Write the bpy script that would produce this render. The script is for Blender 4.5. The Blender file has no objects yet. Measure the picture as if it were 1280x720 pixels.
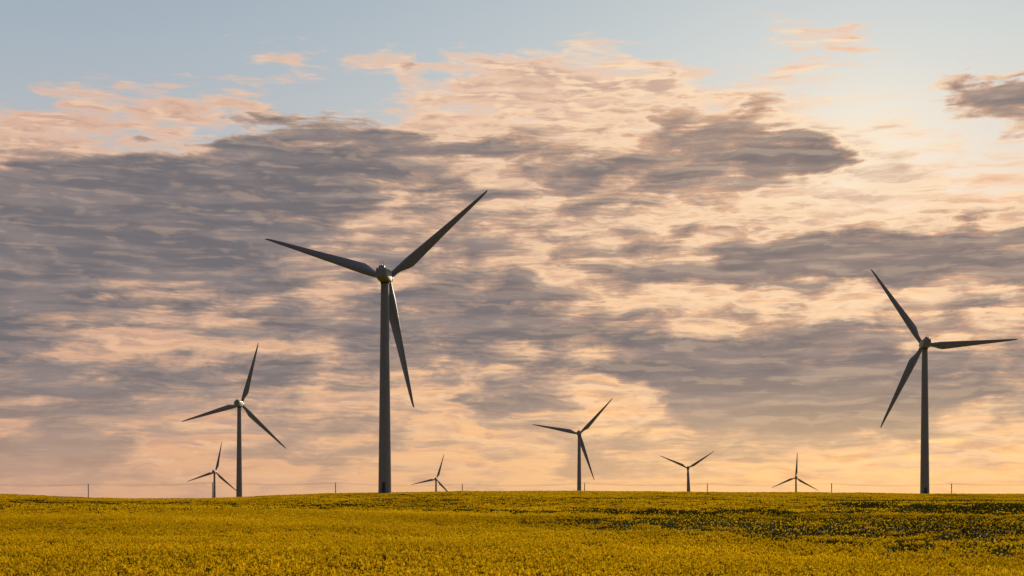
import bpy, math, random
import numpy as np
from mathutils import Vector, Matrix

random.seed(7); rng = np.random.default_rng(7)
sc = bpy.context.scene
sc.view_settings.view_transform = 'Standard'
sc.view_settings.look = 'None'
sc.view_settings.exposure = 0
F = 1778.0; EYE = 625.0
SUN_AZ, SUN_EL = 14.0, 13.5

def link(o, parent=None):
    sc.collection.objects.link(o)
    if parent: o.parent = parent
    return o

# ------------------------------------------------------------------ node helper
class NT:
    def __init__(s, tree): s.t = tree; s.n = tree.nodes; s.l = tree.links
    def put(s, sock, v):
        if v is None: return
        if isinstance(v, bpy.types.NodeSocket): s.l.new(v, sock)
        else: sock.default_value = v
    def math(s, op, a, b=None, c=None, clamp=False):
        n = s.n.new('ShaderNodeMath'); n.operation = op; n.use_clamp = clamp
        for i, v in enumerate((a, b, c)):
            if v is not None: s.put(n.inputs[i], v)
        return n.outputs[0]
    def vec(s, op, a, b=None, c=None, out=0):
        n = s.n.new('ShaderNodeVectorMath'); n.operation = op
        for i, v in enumerate((a, b, c)):
            if v is not None: s.put(n.inputs[i], v)
        return n.outputs[out]
    def mr(s, v, a, b, c, d, smooth=True):
        n = s.n.new('ShaderNodeMapRange'); n.interpolation_type = 'SMOOTHSTEP' if smooth else 'LINEAR'
        s.put(n.inputs[0], v)
        for i, q in enumerate((a, b, c, d)): s.put(n.inputs[i+1], q)
        return n.outputs[0]
    def noise(s, v, scale, detail=5, rough=.55, dist=0, color=False, dim='3D'):
        n = s.n.new('ShaderNodeTexNoise'); n.noise_dimensions = dim; s.put(n.inputs['Vector'], v)
        n.inputs['Scale'].default_value = scale; n.inputs['Detail'].default_value = detail
        n.inputs['Roughness'].default_value = rough; n.inputs['Distortion'].default_value = dist
        return n.outputs['Color' if color else 'Fac']
    def mix(s, f, a, b, mode='MIX'):
        n = s.n.new('ShaderNodeMix'); n.data_type = 'RGBA'; n.blend_type = mode
        s.put(n.inputs[0], f); s.put(n.inputs[6], a); s.put(n.inputs[7], b)
        return n.outputs[2]
    def ramp(s, f, stops, interp='LINEAR'):
        n = s.n.new('ShaderNodeValToRGB'); s.put(n.inputs[0], f)
        n.color_ramp.interpolation = interp
        e = n.color_ramp.elements
        while len(e) < len(stops): e.new(0.5)
        for i, (p, c) in enumerate(stops): e[i].position = p; e[i].color = c
        return n.outputs[0]
def srgb(r, g, b):
    f = lambda c: (c/255/12.92 if c/255 <= .04045 else ((c/255+.055)/1.055)**2.4)
    return (f(r), f(g), f(b), 1)

# ------------------------------------------------------------------ world / sky with clouds
# cloud cover by bearing (32 columns) and elevation (rows, high to low)
DK = """
00000000000000000000000000000000
00000000000000000000000000000000
00000000000000000000000000000000
00000000000000000000000000000000
00000000000000001122221110001799
00000003333420023444555530000148
21110147787777555555667776400000
89999999999876656666788888700000
99999999999746566655554431001111
99999999976556554444343322234455
99999998876666654555567888888888
99999987755556665456789999999988
88876555665677666654332233444444
87754466666777888776554444555554
86422234556767666666788887776655
77666677666666554558999999999866
78887555554433387522589999999987
46776445555434335533467888876653
78863324456655345676545565444333
67764333455444455555544333433222
45564454444333333222333232222222
33333333333333333333333333322222
""".split()
LT = """
00000000000000000000000000000000
00000000000000000000000001350000
00000000200000001232000379930000
00000003973993799987542235430000
03666632200056788999987654320043
79999998500377788888877765443444
98654321467788888888888899975444
77777788888888888888888899987655
88888888888888888888888888888766
88888888888888888888888888888888
88888888888888888888888888888888
88888888888888888888888888888888
88888888888888888888888888888888
88888888888888888888888888888888
88888888888888888888888888888888
88888888888888888888888888888888
88888888888888888888888888888888
88888888888888888888888888888888
77777777777777777777777777777777
66666666666666666666666666666666
33333333333333333333333333333333
33333333333333333333333333333333
""".split()
DKa = np.array([[int(c) for c in (r+'0'*32)[:32]] for r in DK])/9.0
LTa = np.array([[int(c) for c in (r+'0'*32)[:32]] for r in LT])/9.0
def samp(A, x, y):
    cx = min(max((x-20)/40, 0), 31-1e-6); cy = min(max((y+16)/32, 0), len(A)-1-1e-6)
    i, j = int(cx), int(cy); fx, fy = cx-i, cy-j
    return (A[j,i]*(1-fx)+A[j,i+1]*fx)*(1-fy)+(A[j+1,i]*(1-fx)+A[j+1,i+1]*fx)*fy
NR = 22; ELMAX = 21.0
world = bpy.data.worlds.new("World"); sc.world = world; world.use_nodes = True
wt = world.node_tree; wt.nodes.clear(); w = NT(wt)
tc = w.n.new('ShaderNodeTexCoord')
D = w.vec('NORMALIZE', tc.outputs['Generated'])
sep = w.n.new('ShaderNodeSeparateXYZ'); w.l.new(D, sep.inputs[0])
az = w.math('MULTIPLY', w.math('ARCTAN2', sep.outputs[0], sep.outputs[1]), 57.29578)
el = w.math('MULTIPLY', w.math('ARCSINE', sep.outputs[2]), 57.29578)
cmb = w.n.new('ShaderNodeCombineXYZ'); w.l.new(az, cmb.inputs[0]); w.l.new(el, cmb.inputs[1])
P = cmb.outputs[0]
st = w.vec('MULTIPLY', P, (1, 2.9, 1))
w1 = w.vec('SUBTRACT', w.noise(st, .30, 2, .5, color=True, dim='2D'), (.5, .5, .5))
w2 = w.vec('SUBTRACT', w.noise(st, 1.1, 4, .55, color=True, dim='2D'), (.5, .5, .5))
wp = w.vec('MULTIPLY_ADD', w1, (2.6, .9, 0), P)
wp = w.vec('MULTIPLY_ADD', w2, (1.6, .5, 0), wp)
sw = w.n.new('ShaderNodeSeparateXYZ'); w.l.new(wp, sw.inputs[0])
azf = w.mr(sw.outputs[0], -20.5, 20.5, 0, 1, False)
elf = w.mr(sw.outputs[1], 0, ELMAX, 0, NR-1, False)
acc = None
for r in range(NR):
    e = ELMAX*r/(NR-1); stops = []
    for c in range(32):
        a = -20.5+41*c/31
        x = 640+F*math.tan(math.radians(a)); y = EYE-F*math.tan(math.radians(e))/math.cos(math.radians(a))
        stops.append((c/31, (samp(DKa, x, y), samp(LTa, x, y), 0, 1)))
    rp_ = w.ramp(azf, stops)
    wg = w.math('SUBTRACT', 1.0, w.math('ABSOLUTE', w.math('SUBTRACT', elf, float(r))), clamp=True)
    n = w.n.new('ShaderNodeVectorMath'); n.operation = 'MULTIPLY_ADD'
    w.l.new(rp_, n.inputs[0]); w.l.new(wg, n.inputs[1])
    if acc is not None: w.l.new(acc, n.inputs[2])
    acc = n.outputs[0]
fs = w.n.new('ShaderNodeSeparateXYZ'); w.l.new(acc, fs.inputs[0])
oth = w.math('MAXIMUM', w.mr(w.math('ABSOLUTE', az), 22, 40, 0, .5), w.mr(el, 24, 40, 0, .45))
fd = w.math('ADD', fs.outputs[0], oth); fl = w.math('ADD', fs.outputs[1], oth)
wst = w.vec('MULTIPLY_ADD', w1, (1.6, 1.2, 0), st)
tosun = w.vec('NORMALIZE', w.vec('SUBTRACT', (SUN_AZ, SUN_EL+8, 0), P))
off = w.vec('MULTIPLY', tosun, (.45, .75, 0))
def dn(v, da_, db_):
    a = w.noise(v, .48, da_, .55, 0, dim='2D')
    b = w.noise(w.vec('ADD', w.vec('MULTIPLY', v, (.36, 1.4, 0)), (31.7, 12.3, 0)), .62, db_, .57, 0, dim='2D')
    return w.math('ADD', w.math('MULTIPLY', w.math('SUBTRACT', a, .5), 1.45), w.math('MULTIPLY', w.math('SUBTRACT', b, .5), 1.5))
N0 = dn(wst, 9, 8)
S0 = dn(wst, 3.5, 3); S1 = dn(w.vec('ADD', wst, off), 3.5, 3)
n3 = w.noise(w.vec('MULTIPLY', wst, (.7, 1.4, 1)), .6, 8, .60, 0, dim='2D')
n4 = w.noise(w.vec('ADD', w.vec('MULTIPLY', wst, (.45, 1.3, 1)), (7., 3., 0)), .42, 4, .5, 0, dim='2D')
dk = w.math('ADD', w.math('MULTIPLY_ADD', fd, 1.45, -.27), N0)
lt = w.math('ADD', w.math('MULTIPLY_ADD', fl, 1.25, -.12), w.math('MULTIPLY', w.math('SUBTRACT', n3, .5), 2.0))
slope = w.math('SUBTRACT', S0, S1)      # >0 : facing the sun

sky = w.n.new('ShaderNodeTexSky'); sky.sky_type = 'NISHITA'; sky.sun_disc = False
sky.sun_elevation = math.radians(SUN_EL); sky.sun_rotation = math.radians(SUN_AZ)
sky.air_density = 1.2; sky.dust_density = 2.0
eln = w.mr(el, 0, 22, 0, 1, False)
left = w.ramp(eln, [(0, srgb(222,170,134)), (.12, srgb(228,180,146)), (.35, srgb(214,186,168)), (.62, srgb(186,190,194)), (.80, srgb(168,182,194)), (1, srgb(152,169,186))])
right = w.ramp(eln, [(0, srgb(252,196,132)), (.12, srgb(254,206,144)), (.35, srgb(244,206,168)), (.62, srgb(210,208,202)), (.78, srgb(192,204,206)), (1, srgb(172,189,199))])
clear = w.mix(w.mr(az, -20, 16, 0, 1), left, right)
clear = w.mix(.10, clear, w.vec('MULTIPLY', sky.outputs[0], (.05, .05, .06)))
ds = w.vec('LENGTH', w.vec('MULTIPLY', w.vec('SUBTRACT', P, (SUN_AZ, SUN_EL, 0)), (.9, 1.2, 0)), out=1)
glow = w.mr(ds, 0, 5, 1, 0); glow2 = w.mr(ds, 0, 24, 1, 0)
clear = w.mix(w.math('MULTIPLY', glow, .5), clear, srgb(255, 240, 216))
peachL = w.ramp(eln, [(0, srgb(218,164,128)), (.3, srgb(226,172,138)), (.7, srgb(234,188,160)), (1, srgb(230,194,176))])
peachR = w.ramp(eln, [(0, srgb(252,190,126)), (.3, srgb(252,197,144)), (.7, srgb(250,206,170)), (1, srgb(242,206,184))])
peach = w.mix(w.mr(az, -20, 8, 0, 1), peachL, peachR)
peach = w.mix(w.math('MULTIPLY', glow, .8), peach, srgb(255, 238, 210))
bright = w.mix(w.math('MULTIPLY_ADD', glow2, .5, .28), peach, srgb(255, 228, 192))
la = w.mr(lt, .30, 1.0, 0, .92)
pshade = w.mix(w.mr(lt, .65, 1.45, 0, .9), peach, w.mix(glow2, srgb(184, 154, 142), srgb(206, 170, 148)))
pshade = w.mix(w.mr(slope, 0, .30, 0, .85), pshade, bright)
c1 = w.mix(la, clear, pshade)
# thick grey cloud, lit edges on the sun side
da = w.mr(dk, .24, .60, 0, 1)
thick = w.mr(dk, .34, .90, 0, 1)
dkc = w.mix(glow2, srgb(112, 109, 114), srgb(136, 122, 118))
dk2 = w.mix(glow2, srgb(138, 128, 128), srgb(164, 142, 130))
dkc = w.mix(w.mr(n4, .40, .66, 0, .9), dkc, dk2)
edgec = w.mix(glow2, srgb(186, 156, 138), srgb(228, 180, 146))
body = w.mix(thick, edgec, dkc)
unthick = w.math('MULTIPLY_ADD', thick, -.82, 1.0)
body = w.mix(w.math('MULTIPLY', w.mr(slope, .02, .38, 0, .9), unthick), body, bright)
body = w.mix(w.mr(slope, -.02, -.40, 0, .28), body, srgb(98, 98, 106))
body = w.mix(w.mr(el, 0, 6.0, .5, 0), body, clear)
c2 = w.mix(w.math('MULTIPLY', da, .97), c1, body)
# bright gold lining just outside the dark cloud
rim = w.math('MULTIPLY', w.mr(dk, .05, .25, 0, 1), w.mr(dk, .28, .46, 1, 0))
rim = w.math('MULTIPLY', rim, w.math('MULTIPLY', w.mr(lt, .3, .9, 0, 1), w.math('MULTIPLY_ADD', glow2, .6, .25)))
c2 = w.mix(rim, c2, bright)
# horizon haze veil
haze = w.mix(w.mr(az, -20, 16, 0, 1), srgb(214,168,138), srgb(250,196,138))
c2 = w.mix(w.mr(el, 0, 2.2, .45, 0), c2, haze)
sd = Vector((math.sin(math.radians(SUN_AZ))*math.cos(math.radians(SUN_EL)), math.cos(math.radians(SUN_AZ))*math.cos(math.radians(SUN_EL)), math.sin(math.radians(SUN_EL))))
dd = w.vec('DOT_PRODUCT', D, tuple(sd), out=1)
dim = w.mr(dd, -.2, .7, .30, 1)
tint = w.mix(w.mr(dd, -.1, .8, 0, 1), (.75, .92, 1.25, 1), (1, 1, 1, 1))
c3 = w.mix(1, c2, tint, 'MULTIPLY')
bg = w.n.new('ShaderNodeBackground'); w.l.new(c3, bg.inputs[0]); w.l.new(dim, bg.inputs[1])
wo = w.n.new('ShaderNodeOutputWorld'); w.l.new(bg.outputs[0], wo.inputs[0])
try: world.cycles.sampling_method = 'NONE'
except Exception as ex: print(ex)

# ------------------------------------------------------------------ sun
sl = bpy.data.lights.new('sun', 'SUN'); sl.energy = 3.3; sl.angle = math.radians(2.5); sl.color = (1, .82, .55)
so = link(bpy.data.objects.new('sun', sl))
so.rotation_euler = (-sd).to_track_quat('-Z', 'Y').to_euler()

# ------------------------------------------------------------------ terrain
TURB = [  # hub x,y  R(px)  blade bearings (deg, anticlockwise from right)
 (481,345,167.5,(40.4,161.5,281.5)), (1156,430,116.5,(123.5,3.0,243.3)), (299,505,80.5,(74.2,195.3,316)),
 (724,542,61,(47,168.5,287.8)), (268,590,39,(78,198,319)), (545,599,33,(73,192,313)),
 (860,585,39,(156,33,275)), (995,597,32.5,(86.5,203,330)) ]
R_ROT, H_HUB = 41.0, 66.7
bases = []
for hx, hy, rp, an in TURB:
    d = R_ROT*F/rp
    bases.append(((hx-640)/F*d, d, (EYE-hy)/F*d - H_HUB))

_y = np.arange(-600, 9600, 2.0)
_z = np.interp(_y, [-600,0,25,45,70,100,150,200,300,380,440,520,640,720,800,1000,1190,1550,1900,2250,3000,9600],
                   [-4,-2.5,-2.25,-2.2,-2.0,-1.95,-1.45,-1.1,.15,1.3,2.2,2.3,1.9,-.8,-4,-7,-11,-19,-27,-34,-42,-60])
k = np.exp(-(np.arange(-12, 13)*2.0/12)**2); k /= k.sum()
_zs = np.convolve(np.pad(_z, 12, mode='edge'), k, 'valid')
def h0(x, y):
    x = np.asarray(x, float); y = np.asarray(y, float)
    z = np.interp(y, _y, _zs)
    a = x/np.maximum(y, 100.)
    wgt = np.clip((y-180)/220, 0, 1)*np.clip((1200-y)/500, 0, 1)
    z = z - 2.3*np.exp(-((a+.245)/.10)**2)*wgt - .75*wgt/(1+np.exp(-(a-.2)/.05)) - .35*wgt/(1+np.exp((a+.3)/.03))
    z = z + .25*wgt*np.exp(-((a-.03)/.09)**2)
    # near rise and the hollow behind it, to the right
    s = 1/(1+np.exp(-(x+6)/6))
    c = 82 - .95*np.clip(x, -10, 60)
    t = y-c
    z = z + s*(.15*np.exp(-(t/9)**2) - .60*np.exp(-((t-32)/20)**2))
    z = z - .30/(1+np.exp(-(x-14)/4))*np.clip((110-y)/40, 0, 1)
    # gentle rolling
    r = (.16*np.sin(x*.045+y*.061+.8) + .12*np.sin(-x*.031+y*.102+2) + .07*np.sin(x*.12+y*.17) + .05*np.sin(x*.21-y*.11+1.7))
    r2 = .50*np.sin(y*.052+.02*x+1.2+.8*np.sin(x*.018))*np.exp(-((y-230)/90)**2)
    return z + r*np.clip((y-10)/40, .2, 1) + r2
_corr = [(bx, by, bz-float(h0(bx, by))) for bx, by, bz in bases]
def height(x, y):
    z = h0(x, y)
    for bx, by, dz in _corr:
        z = z + dz*np.exp(-((x-bx)**2+(y-by)**2)/(60.0**2))
    return z
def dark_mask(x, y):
    # darker, greener crop with fewer flowers: the slope behind the near rise, far strips
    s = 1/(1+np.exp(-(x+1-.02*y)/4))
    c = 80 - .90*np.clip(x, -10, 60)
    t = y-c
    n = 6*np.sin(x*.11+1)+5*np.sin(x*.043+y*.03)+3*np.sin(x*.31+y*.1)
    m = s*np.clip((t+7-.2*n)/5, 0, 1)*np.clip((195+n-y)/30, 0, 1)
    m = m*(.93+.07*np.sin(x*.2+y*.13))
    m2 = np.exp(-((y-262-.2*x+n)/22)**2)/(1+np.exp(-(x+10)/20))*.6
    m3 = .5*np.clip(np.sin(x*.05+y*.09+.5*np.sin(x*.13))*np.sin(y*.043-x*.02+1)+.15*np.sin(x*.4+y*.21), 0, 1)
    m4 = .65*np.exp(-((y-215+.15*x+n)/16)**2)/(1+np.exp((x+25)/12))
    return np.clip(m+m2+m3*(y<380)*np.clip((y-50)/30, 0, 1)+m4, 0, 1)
def axis(lims):
    out = []
    for a, b, s in lims: out += list(np.arange(a, b, s))
    return np.array(out)
ys = axis([(-500,-60,40),(-60,0,4),(0,120,1.5),(120,700,3.5),(700,2600,20),(2600,9401,200)])
xp = axis([(0,60,1.5),(60,320,4),(320,1200,22),(1200,6001,200)])
xs = np.concatenate([-xp[::-1][:-1], xp])
X, Y = np.meshgrid(xs, ys); Z = height(X, Y)
nx, ny = len(xs), len(ys)
idx = np.arange(nx*ny).reshape(ny, nx)
quads = np.stack([idx[:-1,:-1], idx[:-1,1:], idx[1:,1:], idx[1:,:-1]], -1).reshape(-1, 4)
def mesh_np(name, V, Fq, n):
    m = bpy.data.meshes.new(name)
    m.vertices.add(len(V)); m.vertices.foreach_set('co', np.asarray(V, np.float32).ravel())
    m.loops.add(Fq.size); m.loops.foreach_set('vertex_index', Fq.astype(np.int32).ravel())
    m.polygons.add(len(Fq)); m.polygons.foreach_set('loop_start', np.arange(0, Fq.size, n, dtype=np.int32))
    m.update(calc_edges=True); m.validate(); return m
gm = mesh_np('ground', np.stack([X, Y, Z], -1).reshape(-1, 3), quads, 4)
gm.polygons.foreach_set('use_smooth', np.ones(len(gm.polygons), bool))
at = gm.attributes.new('sparse_bloom', 'FLOAT', 'POINT'); at.data.foreach_set('value', dark_mask(X, Y).ravel().astype(np.float32))
ground = link(bpy.data.objects.new('ground', gm))

def mat(name):
    m = bpy.data.materials.new(name); m.use_nodes = True
    t = NT(m.node_tree); b = m.node_tree.nodes['Principled BSDF']; return m, t, b
m_g, t, b = mat('canola_ground')
geo = t.n.new('ShaderNodeNewGeometry'); pos = geo.outputs['Position']
na = t.noise(pos, .035, 5, .6); nb = t.noise(pos, 1.3, 6, .7); nc = t.noise(pos, 6.0, 4, .7)
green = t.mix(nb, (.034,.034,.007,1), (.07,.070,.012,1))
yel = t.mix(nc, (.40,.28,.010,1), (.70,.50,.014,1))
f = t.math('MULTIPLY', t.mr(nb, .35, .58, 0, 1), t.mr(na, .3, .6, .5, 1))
pa = t.n.new('ShaderNodeAttribute'); pa.attribute_name = 'sparse_bloom'
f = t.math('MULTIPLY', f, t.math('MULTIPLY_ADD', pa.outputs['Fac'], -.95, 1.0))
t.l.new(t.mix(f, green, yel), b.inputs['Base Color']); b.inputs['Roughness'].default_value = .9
b.inputs['Specular IOR Level'].default_value = .1
bp = t.n.new('ShaderNodeBump'); bp.inputs['Strength'].default_value = .6; bp.inputs['Distance'].default_value = .2
t.l.new(nb, bp.inputs['Height']); t.l.new(bp.outputs[0], b.inputs['Normal'])
gm.materials.append(m_g)

def leafmat(name, ca, cb, trans):
    m, t, b = mat(name)
    geo = t.n.new('ShaderNodeNewGeometry'); pos = geo.outputs['Position']
    n = t.noise(pos, .05, 4, .65); n2 = t.noise(pos, 5., 2, .7)
    fac = t.math('ADD', t.math('MULTIPLY', n, .6), t.math('MULTIPLY', n2, .4))
    col = t.mix(t.mr(fac, .38, .62, 0, 1), ca, cb)
    d = t.n.new('ShaderNodeBsdfDiffuse'); tr = t.n.new('ShaderNodeBsdfTranslucent'); mx = t.n.new('ShaderNodeMixShader')
    t.l.new(col, d.inputs[0]); t.l.new(col, tr.inputs[0]); mx.inputs[0].default_value = trans
    t.l.new(d.outputs[0], mx.inputs[1]); t.l.new(tr.outputs[0], mx.inputs[2])
    t.l.new(mx.outputs[0], t.n['Material Output'].inputs[0]); t.n.remove(b)
    return m
m_fl = leafmat('canola_petals', (.64,.42,.006,1), (.95,.67,.012,1), .45)
m_lf = leafmat('canola_leaves', (.032,.034,.008,1), (.080,.082,.014,1), .3)

def patch(name, heads, leaves, hh, hs, low):
    V, Q, M = [], [], []
    def quad(c, wd, ht, ang, tilt, mi):
        ax = np.array([math.cos(ang), math.sin(ang), 0])
        up = np.array([math.sin(tilt)*-math.sin(ang), math.sin(tilt)*math.cos(ang), math.cos(tilt)])
        i = len(V)
        V.extend([c-ax*wd*.5, c+ax*wd*.5*.9-up*ht*.05, c+ax*wd*.42+up*ht, c-ax*wd*.5*.8+up*ht*.92]); Q.append((i, i+1, i+2, i+3)); M.append(mi)
    # plants stand in loose clumps so dark gaps open between them
    cl = [(random.uniform(-.5,.5), random.uniform(-.5,.5), random.uniform(.4,1.)) for _ in range(14)]
    for _ in range(heads):
        q = random.choice(cl)
        c = np.array([q[0]+random.gauss(0,.09), q[1]+random.gauss(0,.09), (q[2]*.7+random.gauss(0, .16))*hh])
        s = hs*random.uniform(.45, 1.35); a = random.uniform(0, math.pi)
        quad(c, s, s*1.1, a, random.uniform(-.5,.5), 0)
        quad(c+np.array([0,0,s*.1]), s*.9, s*1., a+1.57, random.uniform(-.5,.5), 0)
        quad(c+np.array([0,-s*.4,s*.6]), s*.9, s*.9, random.uniform(0,3.14), 1.4, 0)
        quad(c-np.array([0,0,hh*1.1]), .008+hs*.10, hh*1.1, a, 0, 1)
    for _ in range(leaves):
        c = np.array([random.uniform(-.55,.55), random.uniform(-.55,.55), random.uniform(-low, hh*.45)])
        s = hs*random.uniform(.7, 1.6)
        quad(c, s*.6, s*1.8, random.uniform(0,3.14), random.uniform(-.9,.9), 1)
    m = mesh_np(name, np.array(V), np.array(Q), 4)
    m.materials.append(m_fl); m.materials.append(m_lf)
    m.polygons.foreach_set('material_index', np.array(M, np.int32)); m.update()
    return m

def scatter(name, y0, y1, step, scale, protos, halfw):
    pts = []
    y = y0
    while y < y1:
        hw = halfw(y)
        xx = np.arange(-hw, hw, step)
        pts.append(np.stack([xx, np.full(len(xx), y)], -1)); y += step
    p = np.concatenate(pts); p = p + rng.uniform(-.4, .4, p.shape)*step
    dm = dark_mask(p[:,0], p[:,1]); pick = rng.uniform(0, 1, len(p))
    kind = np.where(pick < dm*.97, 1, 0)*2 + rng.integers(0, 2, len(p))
    for kk in range(4):
        q = p[kind == kk]
        if len(q) == 0: continue
        zz = height(q[:,0], q[:,1])
        e = .5
        dzx = (height(q[:,0]+e, q[:,1])-zz)/e; dzy = (height(q[:,0], q[:,1]+e)-zz)/e
        a = rng.uniform(0, 2*math.pi, len(q)); s = scale*rng.uniform(.85, 1.2, len(q))*.7071
        V = []
        for j in range(4):
            ox = np.cos(a+j*math.pi/2)*s; oy = np.sin(a+j*math.pi/2)*s
            V.append(np.stack([q[:,0]+ox, q[:,1]+oy, zz+ox*dzx+oy*dzy], -1))
        V = np.stack(V, 1).reshape(-1, 3)
        m = mesh_np(name, V, np.arange(len(V)).reshape(-1, 4), 4)
        o = link(bpy.data.objects.new(name, m), ground)
        o.instance_type = 'FACES'; o.use_instance_faces_scale = True
        o.show_instancer_for_render = False; o.show_instancer_for_viewport = False
        c = link(bpy.data.objects.new('canola_plants', protos[kk]), o)
near = [patch('canola_near_a', 140, 50, .28, .052, .3), patch('canola_near_b', 100, 80, .34, .054, .3),
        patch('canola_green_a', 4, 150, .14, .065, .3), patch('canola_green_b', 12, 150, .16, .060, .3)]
mid = [patch('canola_mid_a', 100, 30, .11, .050, .1), patch('canola_mid_b', 80, 50, .13, .052, .1),
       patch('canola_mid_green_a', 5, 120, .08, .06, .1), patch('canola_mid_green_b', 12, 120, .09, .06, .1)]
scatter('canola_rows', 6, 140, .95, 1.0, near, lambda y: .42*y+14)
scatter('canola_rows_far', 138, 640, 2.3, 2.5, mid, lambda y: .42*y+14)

# ------------------------------------------------------------------ wind turbines
def paint(name, col, rough=.45):
    m, t, b = mat(name)
    geo = t.n.new('ShaderNodeTexCoord'); o = geo.outputs['Object']
    n = t.noise(t.vec('MULTIPLY', o, (1, 1, .12)), 1.2, 5, .6)
    t.l.new(t.mix(t.mr(n, .35, .75, 0, .35), col, tuple(c*.7 for c in col[:3])+(1,)), b.inputs['Base Color'])
    b.inputs['Roughness'].default_value = rough; return m
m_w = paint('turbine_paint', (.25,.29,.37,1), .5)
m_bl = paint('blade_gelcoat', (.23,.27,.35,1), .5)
m_dk = paint('dark_steel', (.06,.06,.065,1), .6)
m_cc = paint('concrete', (.30,.29,.27,1), .9)
m_rd = paint('red_lamp_glass', (.35,.02,.02,1), .3)
m_wd = paint('weathered_wood', (.10,.075,.055,1), .9)

class MB:
    def __init__(s): s.v = []; s.f = []; s.m = []
    def lathe(s, prof, n=32, mi=0, M=Matrix()):
        b0 = len(s.v)
        for r, z in prof:
            for i in range(n):
                a = 2*math.pi*i/n; s.v.append(M @ Vector((r*math.cos(a), r*math.sin(a), z)))
        for j in range(len(prof)-1):
            for i in range(n):
                i2 = (i+1) % n
                s.f.append((b0+j*n+i, b0+j*n+i2, b0+(j+1)*n+i2, b0+(j+1)*n+i)); s.m.append(mi)
        s.f.append(tuple(b0+i for i in range(n))[::-1]); s.m.append(mi)
        s.f.append(tuple(b0+(len(prof)-1)*n+i for i in range(n))); s.m.append(mi)
    def loft(s, rings, mi=0):
        b0 = len(s.v); n = len(rings[0])
        for r in rings: s.v += [Vector(p) for p in r]
        for j in range(len(rings)-1):
            for i in range(n):
                i2 = (i+1) % n
                s.f.append((b0+j*n+i, b0+j*n+i2, b0+(j+1)*n+i2, b0+(j+1)*n+i)); s.m.append(mi)
        s.f.append(tuple(b0+i for i in range(n))[::-1]); s.m.append(mi)
        s.f.append(tuple(b0+(len(rings)-1)*n+i for i in range(n))); s.m.append(mi)
    def box(s, c, d, mi=0):
        x, y, z = [q/2 for q in d]
        def ring(zz): return [(c[0]+a*x, c[1]+bb*y, c[2]+zz) for a, bb in ((-1,-1),(1,-1),(1,1),(-1,1))]
        s.loft([ring(-z), ring(z)], mi)
    def mesh(s, name, mats, smooth=True):
        m = bpy.data.meshes.new(name); m.from_pydata([tuple(v) for v in s.v], [], s.f); m.update()
        for q in mats: m.materials.append(q)
        m.polygons.foreach_set('material_index', s.m)
        if smooth:
            m.polygons.foreach_set('use_smooth', [True]*len(m.polygons))
            try: m.set_sharp_from_angle(angle=math.radians(35))
            except Exception: pass
        return m

# tower
tb = MB(); prof = []
zt = 64.6
def rad(z): return 1.98 + (1.22-1.98)*(z/zt)**1.05
for z in np.linspace(0, zt, 28): prof.append((rad(z), z))
tb.lathe(prof, 40)
for z in (.12, 14.5, 39.0): tb.lathe([(rad(z)-.02, z-.12), (rad(z)+.05, z-.1), (rad(z)+.05, z+.1), (rad(z)-.02, z+.12)], 40)
tb.box((0, -2.0, 2.4), (.95, .25, 2.3), 1); tb.box((0, -2.7, 1.1), (1.4, 1.4, .12), 1)
for i in range(5): tb.box((0, -3.5-.28*i, 1.0-.2*i), (1.1, .28, .05), 1)
for sx in (-.62, .62): tb.box((sx, -3.35, 1.7), (.05, .05, 1.2), 1)
tower_me = tb.mesh('tower', [m_w, m_dk])
fb = MB(); fb.lathe([(4.6, -9), (4.6, -.05), (4.3, .12), (2.6, .2)], 32); found_me = fb.mesh('foundation', [m_cc])
# nacelle (rounded superellipse loft along Y, rear towards -Y)
nb_ = MB(); rings = []
for y, wd, zl, zh in [(-6.3,1.0,-.7,1.0),(-6.1,1.55,-1.2,1.5),(-5.2,1.75,-1.5,1.85),(-2,1.85,-1.85,2.0),(1.2,1.85,-1.9,2.0),(2.6,1.75,-1.75,1.85),(3.1,1.4,-1.4,1.45)]:
    ring = []
    for i in range(28):
        a = 2*math.pi*i/28; ca, sa = math.cos(a), math.sin(a); e = .38
        xx = wd*math.copysign(abs(ca)**e, ca); zz = math.copysign(abs(sa)**e, sa)
        ring.append((-xx, y, (zl+zh)/2+zz*(zh-zl)/2))
    rings.append(ring)
nb_.loft(rings, 0)
nb_.lathe([(1.35, -2.4), (1.35, -1.7)], 32, 1)
nb_.box((0, -4.4, 2.15), (1.7, 1.6, .5), 0)
for sx in (-.5, .5):
    nb_.lathe([(.035, 1.9), (.03, 3.6)], 8, 1, Matrix.Translation((sx, -5.0, 0)))
nb_.box((0, -5.0, 3.1), (1.1, .05, .05), 1); nb_.box((.5, -5.0, 3.65), (.35, .08, .12), 1)
nb_.lathe([(.16, 2.3), (.18, 2.6), (.1, 2.85), (.02, 2.9)], 12, 2, Matrix.Translation((0, -4.6, 0)))
nac_me = nb_.mesh('nacelle', [m_w, m_dk, m_rd])
# hub / spinner
hb = MB(); RX = Matrix.Rotation(-math.pi/2, 4, 'X')
hb.lathe([(1.2,3.15),(1.55,3.4),(1.7,4.2),(1.65,5.2),(1.4,6.0),(.95,6.6),(.45,6.95),(.05,7.05)], 32, 0, RX)
hub_me = hb.mesh('hub', [m_w])
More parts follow.
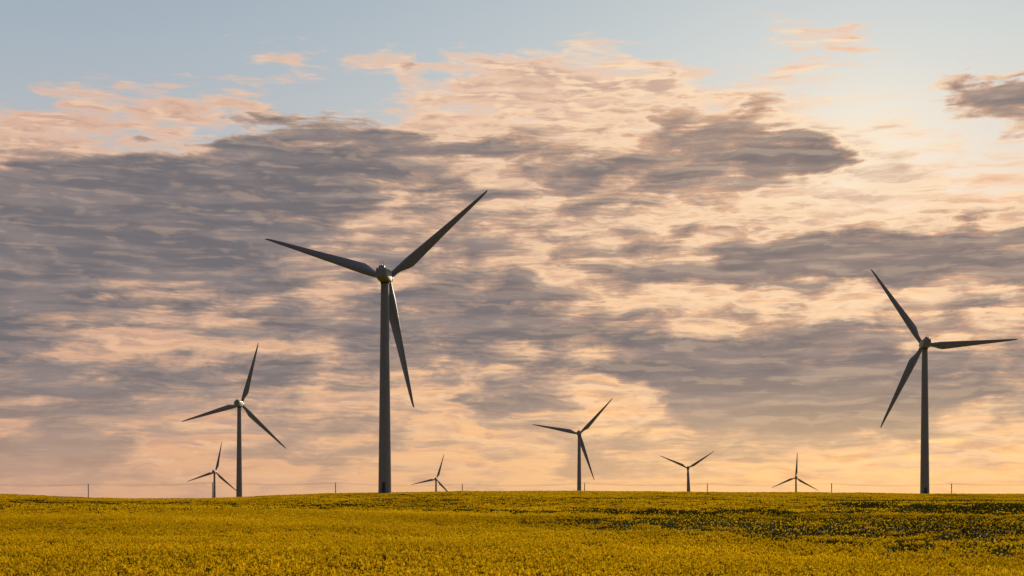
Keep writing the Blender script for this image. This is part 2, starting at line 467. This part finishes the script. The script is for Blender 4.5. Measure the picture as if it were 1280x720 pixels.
# blade
bb = MB(); rings = []
rs = [.9,1.6,2.4,3.2,4.4,5.6,7,8.5,10,12,14.5,17.5,21,25,29,33,36.5,39,40.3,40.8,41]
for r in rs:
    tpr = np.interp(r, [.9,2.4,5,8.5,14,22,32,38,40.3,41], [1.8,1.8,2.6,3.45,2.95,2.2,1.35,.85,.5,.12])
    th = np.interp(r, [.9,2.4,5,8.5,14,22,32,38,41], [1.8,1.8,1.45,1.0,.65,.42,.22,.12,.03])
    bl = float(np.clip((r-2.4)/5, 0, 1)); bl = bl*bl*(3-2*bl)
    tw = math.radians(np.interp(r, [0,8,15,25,41], [15,13,7,3,0]))
    le = np.interp(r, [.9,8.5,41], [-.95,-1.05,-.22])
    ring = []
    for i in range(24):
        a = 2*math.pi*i/24
        cx, cy = .9*math.cos(a), .9*math.sin(a)
        xx = (1+math.cos(a))/2
        yt = 2.6*(.2969*math.sqrt(max(xx, 0))-.126*xx-.3516*xx**2+.2843*xx**3-.1015*xx**4)/.1*.1/.26*.5
        fx = le + xx*tpr; fy = math.copysign(yt*th*1.0, math.sin(a))*1.9 if abs(math.sin(a)) > 1e-6 else 0
        px_, py_ = cx*(1-bl)+fx*bl, cy*(1-bl)+fy*bl
        ring.append((px_*math.cos(tw)-py_*math.sin(tw), px_*math.sin(tw)+py_*math.cos(tw), r))
    rings.append(ring)
bb.loft(rings)
blade_me = bb.mesh('blade', [m_bl])

def child(name, me, par, loc=(0,0,0), rot=(0,0,0)):
    o = link(bpy.data.objects.new(name, me), par); o.location = loc; o.rotation_euler = rot; return o
for (hx, hy, rp, an), (bx, by, bz) in zip(TURB, bases):
    e = link(bpy.data.objects.new('wind_turbine', None))
    e.location = (bx, by, bz); e.rotation_euler = (0, 0, math.radians(-6))
    child('tower', tower_me, e); child('foundation', found_me, e)
    child('nacelle', nac_me, e, (0, 0, H_HUB)); child('hub', hub_me, e, (0, 0, H_HUB))
    for i, a in enumerate(an):
        child('blade_%d' % (i+1), blade_me, e, (0, 4.6, H_HUB), (0, math.radians(90-a), 0))

# ------------------------------------------------------------------ power line beyond the rise
PD = 800.0; polex = [-193,-40,112,265,420,578,731,885,1038,1190,1343,1496]
tops = []
for i, pxx in enumerate(polex):
    x = (pxx-640)/F*PD; y = PD + random.uniform(-4, 4)
    zg = float(height(x, y)); ztop = (EYE-(604+random.uniform(-1.5, 1.5)))/F*PD
    hgt = ztop-zg
    p = MB(); p.lathe([(.30, -1), (.28, 0), (.20, hgt)], 12)
    p.box((0, 0, hgt-.6), (2.4, .16, .20)); p.box((0, 0, hgt-2.0), (.5, .4, .9), 1)
    for sx in (-1.1, 0, 1.1):
        zt_ = hgt-.50 if sx else hgt
        p.lathe([(.03, zt_), (.08, zt_+.08), (.05, zt_+.16), (.08, zt_+.22), (.02, zt_+.28)], 8, 1, Matrix.Translation((sx, 0, 0)))
        tops.append((i, sx, Vector((x+0, y+sx, zg+zt_+.28))))
    o = link(bpy.data.objects.new('utility_pole', p.mesh('utility_pole', [m_wd, m_dk])))
    o.location = (x, y, zg); o.rotation_euler = (0, 0, math.radians(90))
cu = bpy.data.curves.new('power_lines', 'CURVE'); cu.dimensions = '3D'; cu.bevel_depth = .028; cu.bevel_resolution = 1
for sx in (-1.1, 0, 1.1):
    pp = [t_[2] for t_ in tops if t_[1] == sx]
    for a, b2 in zip(pp[:-1], pp[1:]):
        s = cu.splines.new('POLY'); s.points.add(12)
        for j in range(13):
            q = j/12; v = a.lerp(b2, q); v.z -= 1.1*4*q*(1-q); s.points[j].co = (*v, 1)
cu.materials.append(m_dk)
link(bpy.data.objects.new('power_lines', cu))

# ------------------------------------------------------------------ camera
cd = bpy.data.cameras.new('camera'); cd.lens = 50; cd.sensor_width = 36; cd.clip_end = 30000; cd.clip_start = .1
cd.shift_y = (EYE-360)/1280
cam = link(bpy.data.objects.new('camera', cd)); cam.location = (0, 0, 0); cam.rotation_euler = (math.pi/2, 0, 0)
sc.camera = cam
